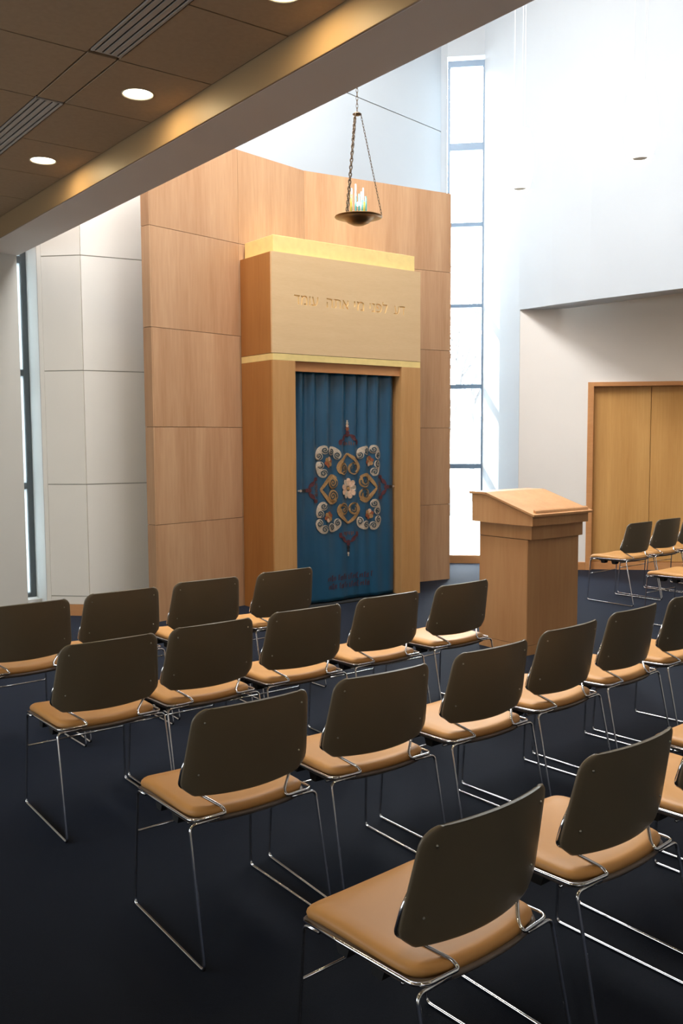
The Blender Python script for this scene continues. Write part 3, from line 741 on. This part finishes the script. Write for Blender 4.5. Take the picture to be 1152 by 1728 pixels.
chain((LX - 0.012, LY, 7.905), (LX - 0.012, LY, 4.47), 0.045, 0.018, 0.0025)
rods = [(-0.068, 0.02, 0.175, 'g_yellow'), (-0.055, -0.03, 0.150, 'g_teal'), (-0.045, 0.04, 0.235, 'g_white'), (-0.030, -0.045, 0.170, 'g_teal'), (-0.018, 0.02, 0.190, 'g_white'), (0.0, -0.052, 0.120, 'g_teal'),
        (0.004, 0.045, 0.280, 'g_white'), (0.018, -0.048, 0.105, 'g_yellow'), (0.034, -0.040, 0.110, 'g_yellow'), (0.048, 0.02, 0.215, 'g_white'), (0.060, -0.028, 0.165, 'g_teal'), (0.066, 0.015, 0.250, 'g_white'), (0.078, -0.01, 0.150, 'g_teal')]
for dx, dy, hh, m_ in rods:
    bm = bmesh.new(); add_tube(bm, [(LX + dx, LY + dy, 3.53), (LX + dx, LY + dy, 3.58 + hh)], 0.009, 8); child(bmobj('glass_rod', bm, m_, None, True), lamp)
bm = bmesh.new(); bmesh.ops.create_uvsphere(bm, u_segments=16, v_segments=10, radius=0.020)
bmesh.ops.translate(bm, vec=(LX, LY, 3.675), verts=bm.verts); child(bmobj('bulb', bm, 'bulb', None, True), lamp)
bm = bmesh.new(); add_tube(bm, [(LX, LY, 3.50), (LX, LY, 3.66)], 0.006, 8); child(bmobj('stem', bm, 'bronze'), lamp)
for ch in lamp.children:      # final size: bowl 0.4 m across
    for v in ch.data.vertices:
        v.co = Vector((LX + (v.co.x - LX) * 0.923, LY + (v.co.y - LY) * 0.923, 3.343 + (v.co.z - 3.488) * 0.923))

# ================================================================ white pendants in the tall room
def pendant(x, y, zc, h, label):
    t = tag(empty('pendant_lamp', (x, y, zc - h / 2)), label, 'pendant lamp', 'white pendants hanging by the right upper wall')
    bm = bmesh.new(); prof = []
    N = 16
    for k in range(N + 1):
        v = k / N; r = 0.078 + 0.042 * math.sin(PI * v) ** 0.8; prof.append((r, -h / 2 + h * v))
    inner = [(r - 0.006, z) for r, z in prof[::-1]]
    add_lathe(bm, prof + inner, (0, 0, h / 2), 32, closed=True); bmobj('shade', bm, 'opal', t, True)
    bm = bmesh.new(); add_lathe(bm, [(0.0, 0.012), (0.052, 0.012), (0.052, 0.020), (0.0, 0.020)], (0, 0, 0), 24); bmobj('bottom_plate', bm, 'slit', t)
    bm = bmesh.new(); add_lathe(bm, [(0.0, h - 0.02), (0.064, h - 0.02), (0.064, h - 0.012), (0.0, h - 0.012)], (0, 0, 0), 24); bmobj('top_plate', bm, 'opal', t)
    for dx, dy in ((0.055, 0.0), (-0.03, 0.045), (-0.03, -0.045)):
        bm = bmesh.new(); add_tube(bm, [(dx, dy, h - 0.015), (dx, dy, ZT - (zc - h / 2))], 0.0022, 5); bmobj('wire', bm, 'wire', t)
    for k in range(3):
        for zz_ in (0.05, h - 0.05):
            a = -2.2 + 2.1 * k; bm = bmesh.new(); bmesh.ops.create_uvsphere(bm, u_segments=8, v_segments=6, radius=0.005)
            bmesh.ops.translate(bm, vec=(0.089 * math.cos(a), 0.089 * math.sin(a), zz_), verts=bm.verts); bmobj('rivet', bm, 'rivet', t)
pendant(5.768, 4.0, 3.82, 0.51, 'white barrel-shaped glass pendant near the right edge, hung on thin wires')
pendant(6.10, 5.42, 3.96, 0.50, 'faint white glass pendant just right of the tall window')

# ================================================================ chairs
def grid_shell(name, W, Z, Y, thick, ns=18, nt=22, m='plastic'):
    """curved plate: width W(t), height Z(s,t), middle surface Y(x,z); rounded rim"""
    def layer(bm, off, inset):
        g_ = []
        for j in range(nt + 1):
            row = []
            for i in range(ns + 1):
                s = -1 + 2 * i / ns; t = j / nt
                x = s * W(t); z = Z(s, t); cx_, cz_ = 0, 0.62
                x2 = x - inset * (s if abs(s) > 0.999 else 0) ; z2 = z + (inset if j == 0 else 0) - (inset if j == nt else 0)
                row.append(bm.verts.new((x2, Y(x, z) + off, z2)))
            g_.append(row)
        return g_
    bm = bmesh.new()
    A = layer(bm, -thick / 2, 0.0025); B = layer(bm, thick / 2, 0.0025)
    for G, fl in ((A, False), (B, True)):
        for j in range(nt):
            for i in range(ns):
                q = (G[j][i], G[j][i + 1], G[j + 1][i + 1], G[j + 1][i]); bm.faces.new(q if not fl else q[::-1])
    def rim(G): return [G[0][i] for i in range(ns + 1)] + [G[j][ns] for j in range(1, nt + 1)] + [G[nt][i] for i in range(ns - 1, -1, -1)] + [G[j][0] for j in range(nt - 1, 0, -1)]
    ra, rb = rim(A), rim(B); n = len(ra); mid = []
    cen = Vector((0, 0, 0.62))
    for a, b in zip(ra, rb):
        c = (a.co + b.co) / 2; o = Vector((c.x, 0, c.z - 0.62)); o = o.normalized() * 0.004; mid.append(bm.verts.new(c + o))
    for k in range(n):
        k2 = (k + 1) % n
        bm.faces.new((ra[k], ra[k2], mid[k2], mid[k])); bm.faces.new((mid[k], mid[k2], rb[k2], rb[k]))
    bmesh.ops.recalc_face_normals(bm, faces=bm.faces)
    return bm

def backW(t):      # half-width from the bottom (t=0) to the top (t=1)
    z = backz(t)
    if z < 0.530: w_ = 0.190 + (0.236 - 0.190) * ((z - 0.492) / 0.038)
    else: w_ = 0.236 - (z - 0.530) / (0.779 - 0.528) * 0.026
    # soften the low corner
    if 0.515 < z < 0.55: w_ -= 0.003 * (1 - abs(z - 0.532) / 0.018)
    r = 0.045
    if z > 0.779 - r:
        q = (z - (0.779 - r)) / r; w_ -= r * (1 - math.sqrt(max(0, 1 - q * q)))
    return w_
def backz(t):
    # rows packed near the two ends
    if t < 0.25: return 0.492 + 0.038 * (t / 0.25)
    if t < 0.65: return 0.53 + (0.734 - 0.53) * ((t - 0.25) / 0.40)
    a = (t - 0.65) / 0.35 * PI / 2
    return 0.734 + 0.045 * math.sin(a)
def backZ(s, t):
    z = backz(t)
    if t < 0.25: z -= 0.006 * (1 - s * s) * (1 - t / 0.25)
    z += 0.004 * (1 - s * s) * max(0, (t - 0.5) / 0.5)
    return z
def backY(x, z): return -0.183 - 0.17 * (z - 0.48) + 0.046 * (x / 0.23) ** 2
def outline_seat(k=1.0, off=0.0):
    """plan outline of the seat: rounded front, chamfered rear corners"""
    pts = [(0.0, 0.240), (0.10, 0.237), (0.178, 0.232), (0.208, 0.212), (0.217, 0.170), (0.213, 0.05), (0.214, -0.11), (0.209, -0.155), (0.184, -0.184), (0.125, -0.200), (0.06, -0.205), (0.0, -0.206)]
    pts = pts + [(-x, y) for x, y in pts[-2:0:-1]]
    P = [Vector((x, y, 0)) for x, y in pts]; n = len(P); out = []
    # one Chaikin pass smooths it
    for i in range(n):
        a, b = P[i], P[(i + 1) % n]; out += [a * 0.75 + b * 0.25, a * 0.25 + b * 0.75]
    if off:
        res = []
        m_ = len(out)
        for i in range(m_):
            t = (out[(i + 1) % m_] - out[i - 1]).normalized(); nn = Vector((-t.y, t.x, 0)) ; 
            if nn.dot(out[i]) < 0: nn = -nn
            res.append(out[i] + nn * off)
        out = res
    return out
def seat_z(x, y):
    z = 0.447 - 0.010 * math.exp(-((x / 0.14) ** 2 + ((y + 0.02) / 0.13) ** 2))
    if y > 0.13: z -= 0.020 * ((y - 0.13) / 0.11) ** 2
    z += 0.006 * (x / 0.21) ** 2 
    if y < -0.13: z += 0.006 * ((-0.13 - y) / 0.07)
    return z
def seat_bm():
    bm = bmesh.new()
    layers = [(-0.012, -0.026), (-0.003, -0.024), (0.0, -0.014), (-0.003, -0.005), (-0.010, 0.001), (-0.022, 0.006)]
    rings = []
    for off, dz in layers:
        rings.append([bm.verts.new((p.x, p.y, seat_z(p.x, p.y) + dz)) for p in outline_seat(off=off)])
    n = len(rings[0])
    inner = outline_seat(off=-0.022)
    for f in (0.84, 0.66, 0.46, 0.24):
        rings.append([bm.verts.new((p.x * f, p.y * f, seat_z(p.x * f, p.y * f) + 0.007)) for p in inner])
    for a, b in zip(rings, rings[1:]):
        for k in range(n): bm.faces.new((a[k], a[(k + 1) % n], b[(k + 1) % n], b[k]))
    c = bm.verts.new((0, 0, seat_z(0, 0) + 0.007))
    for k in range(n): bm.faces.new((rings[-1][k], rings[-1][(k + 1) % n], c))
    bm.faces.new(rings[0][::-1])
    return bm
def pan_bm():
    bm = bmesh.new(); rings = []
    for off, dz in ((-0.03, -0.046), (0.0, -0.042), (0.007, -0.034), (0.007, -0.028), (0.0, -0.0245), (-0.006, -0.0245)):
        rings.append([bm.verts.new((p.x, p.y, seat_z(p.x, p.y) + dz)) for p in outline_seat(off=off)])
    n = len(rings[0])
    for a, b in zip(rings, rings[1:]):
        for k in range(n): bm.faces.new((a[k], a[(k + 1) % n], b[(k + 1) % n], b[k]))
    bm.faces.new(rings[0][::-1]); bm.faces.new(rings[-1])
    return bm
R_ = 0.0052
def side_pts(s):   # runner, two legs and the bent ends: one continuous rod
    return [(s * 0.135, -0.205, 0.428), (s * 0.234, -0.200, 0.424), (s * 0.239, -0.292, R_ + 0.001), (s * 0.232, 0.222, R_ + 0.001), (s * 0.221, 0.200, 0.409), (s * 0.221, 0.14, 0.413)]
def rail_pts(s):   # seat rail, rear bend, hairpin, back upright
    return [(s * 0.221, 0.195, 0.418), (s * 0.223, 0.05, 0.424), (s * 0.224, -0.180, 0.433), (s * 0.204, -0.202, 0.436), (s * 0.112, -0.211, 0.439), (s * 0.116, -0.192, 0.452),
            (s * 0.166, -0.146, 0.488), (s * 0.2345, -0.134, 0.530), (s * 0.2285, -0.149, 0.59), (s * 0.205, -0.156, 0.635)]
def make_chair():
    root = empty('stacking_chair')
    bmobj('seat', seat_bm(), 'seat', root, True)
    bmobj('seat_shell', pan_bm(), 'pan', root, True)
    bmobj('backrest', grid_shell('backrest', backW, backZ, backY, 0.011), 'plastic', root, True)
    for s in (-1, 1):
        bm = bmesh.new(); add_tube(bm, fillet(side_pts(s), 0.022, 5), R_, 8); bmobj('sled_leg', bm, 'chrome', root, True)
        bm = bmesh.new(); P = rail_pts(s); add_tube(bm, fillet(P, 0.016, 4), R_, 8); bmobj('back_support', bm, 'chrome', root, True)
        for yy in (0.075, -0.045):
            bm = bmesh.new(); add_prism(bm, [(s * 0.150, yy - 0.026), (s * 0.205, yy - 0.026), (s * 0.205, yy + 0.026), (s * 0.150, yy + 0.026)][::(1 if s > 0 else -1)], 0.378, 0.408)
            for v in bm.verts:
                if v.co.z < 0.39: v.co.y = yy + (v.co.y - yy) * 0.6
            bmobj('stacking_bumper', bm, 'rubber', root)
        for zz_ in (0.565, 0.735):
            x_ = 0.178 if zz_ > 0.6 else 0.186
            bm = bmesh.new(); bmesh.ops.create_uvsphere(bm, u_segments=8, v_segments=6, radius=0.0036)
            bmesh.ops.translate(bm, vec=(s * x_, backY(x_, zz_) - 0.0065, zz_), verts=bm.verts); bmobj('rivet', bm, 'rivet', root, True)
    bm = bmesh.new(); add_tube(bm, [(-0.226, 0.211, 0.262), (0.226, 0.211, 0.262)], 0.0042, 8); bmobj('cross_bar', bm, 'chrome', root, True)
    bm = bmesh.new(); add_tube(bm, [(-0.2, 0.12, 0.402), (0.2, 0.12, 0.402)], 0.005, 6); bmobj('under_brace', bm, 'chrome', root, True)
    bm = bmesh.new(); add_tube(bm, [(-0.2, -0.12, 0.398), (0.2, -0.12, 0.398)], 0.005, 6); bmobj('under_brace', bm, 'chrome', root, True)
    return root
ROWS = {
 'front row of chairs nearest the ark': [(1.499, 4.75, .026), (2.032, 4.805, -.003), (2.584, 4.855, -.025), (3.145, 4.883, .03)],
 'second row of chairs from the ark': [(1.490, 3.715, -.003), (1.983, 3.737, .006), (2.515, 3.759, -.009), (3.070, 3.795, .001), (3.645, 3.83, .025)],
 'third row of chairs from the ark': [(1.494, 2.608, -.009), (2.045, 2.615, -.031), (2.619, 2.64, .018), (3.166, 2.705, .073), (3.732, 2.773, .077), (4.285, 2.827, .11)],
 'rear row of chairs nearest the viewer': [(1.459, 1.575, .057), (2.084, 1.636, .022), (2.70, 1.68, .02), (3.27, 1.80, .06)],
 'chairs right of the podium': [(7.517, 5.327, .039), (8.07, 5.375, .02), (8.62, 5.42, .02), (6.965, 4.32, .02)],
}
LAB = {
 'front row of chairs nearest the ark': [
  'olive-backed tan stacking chair at the left picture edge, front row below the slot window',
  'olive-backed tan stacking chair before the cream panelled wall, second in the front row',
  'olive-backed tan stacking chair before the wood screen, third in the front row',
  'olive-backed tan stacking chair overlapping the left edge of the ark and blue curtain'],
 'second row of chairs from the ark': [
  'leftmost second-row stacking chair, olive back, its runner on the dark carpet at the left edge',
  'second stacking chair from the left in the second row, before the left wood panels',
  'middle stacking chair of the five in the second row, below the ark',
  'second-row stacking chair below the right side of the blue curtain',
  'rightmost second-row stacking chair, standing just left of the podium'],
 'third row of chairs from the ark': [
  'leftmost third-row stacking chair with its whole tan seat side and left runner showing',
  'third-row stacking chair second from the left, with a broad olive back mid-picture',
  'third-row stacking chair directly below the left corner of the podium',
  'third-row stacking chair directly below the right face of the podium',
  'third-row stacking chair second from the right end, right of the podium',
  'rightmost third-row stacking chair, its olive back cut by the right picture edge'],
 'rear row of chairs nearest the viewer': [
  'largest and nearest stacking chair, olive back and tan seat at the bottom of the picture',
  'second nearest stacking chair, right of the nearest one, its olive back tall at the right',
  'rear-row stacking chair showing only a tan seat sliver at the right edge',
  'farthest rear-row stacking chair, only its tan seat corner and rail at the right edge'],
 'chairs right of the podium': [
  'distant stacking chair nearest the podium before the wooden doors, its black bumpers showing',
  'second distant stacking chair before the wooden doors, near the right picture edge',
  'distant stacking chair before the wooden doors, only its edge showing at the right picture edge',
  'stacking chair right of the podium, only its tan seat front showing at the right edge'],
}
proto = make_chair(); first = True
for gname, poses in ROWS.items():
    for (x, y, a), lab in zip(poses, LAB[gname]):
        if first: o = proto; first = False
        else:
            o = proto.copy(); COL.objects.link(o)
            for ch in list(proto.children):
                c = ch.copy(); COL.objects.link(c); c.parent = o
        o.location = (x, y, 0); o.rotation_euler = (0, 0, a)
        tag(o, lab, 'chair', gname)

# ================================================================ outdoors, seen washed out through the tall window
g_ = tag(box('snowy_ground', (-10, 60, 8.9, 70, -0.35, -0.15), 'snow'), 'pale snowy ground outside the tall window', 'ground')
g_['kind'] = 'structure'
def bare_tree(x, y, h, seed, label):
    rnd = random.Random(seed); bm = bmesh.new()
    def branch(p, d, L, r, depth):
        q = p + d * L; mid = p + d * L * 0.5 + Vector((rnd.uniform(-1, 1), rnd.uniform(-1, 1), 0)) * L * 0.05
        add_tube(bm, [p, mid, q], r, 4, False, [r, r * 0.85, r * 0.7])
        if depth == 0: return
        for k in range(3 if depth > 1 else 4):
            a = rnd.uniform(0, 2 * PI); t = rnd.uniform(0.35, 0.8)
            nd = (d + Vector((math.cos(a), math.sin(a), rnd.uniform(-0.1, 0.5))) * t).normalized()
            branch(p + (q - p) * rnd.uniform(0.5, 1.0), nd, L * rnd.uniform(0.5, 0.75), r * 0.55, depth - 1)
    branch(Vector((0, 0, 0)), Vector((0, 0, 1)), h * 0.4, h * 0.014, 5)
    o = bmobj('bare_tree', bm, 'bark'); o.location = (x, y, -0.16)
    tag(o, label, 'tree', 'bare trees outside the tall window')
bare_tree(14.2, 14.6, 6.0, 3, 'bare pale winter tree nearest outside the tall window')
bare_tree(17.8, 17.4, 8.0, 11, 'bare pale winter tree farther off outside the tall window')
bare_tree(21.5, 22.2, 9.0, 23, 'bare pale winter tree farthest off outside the tall window')
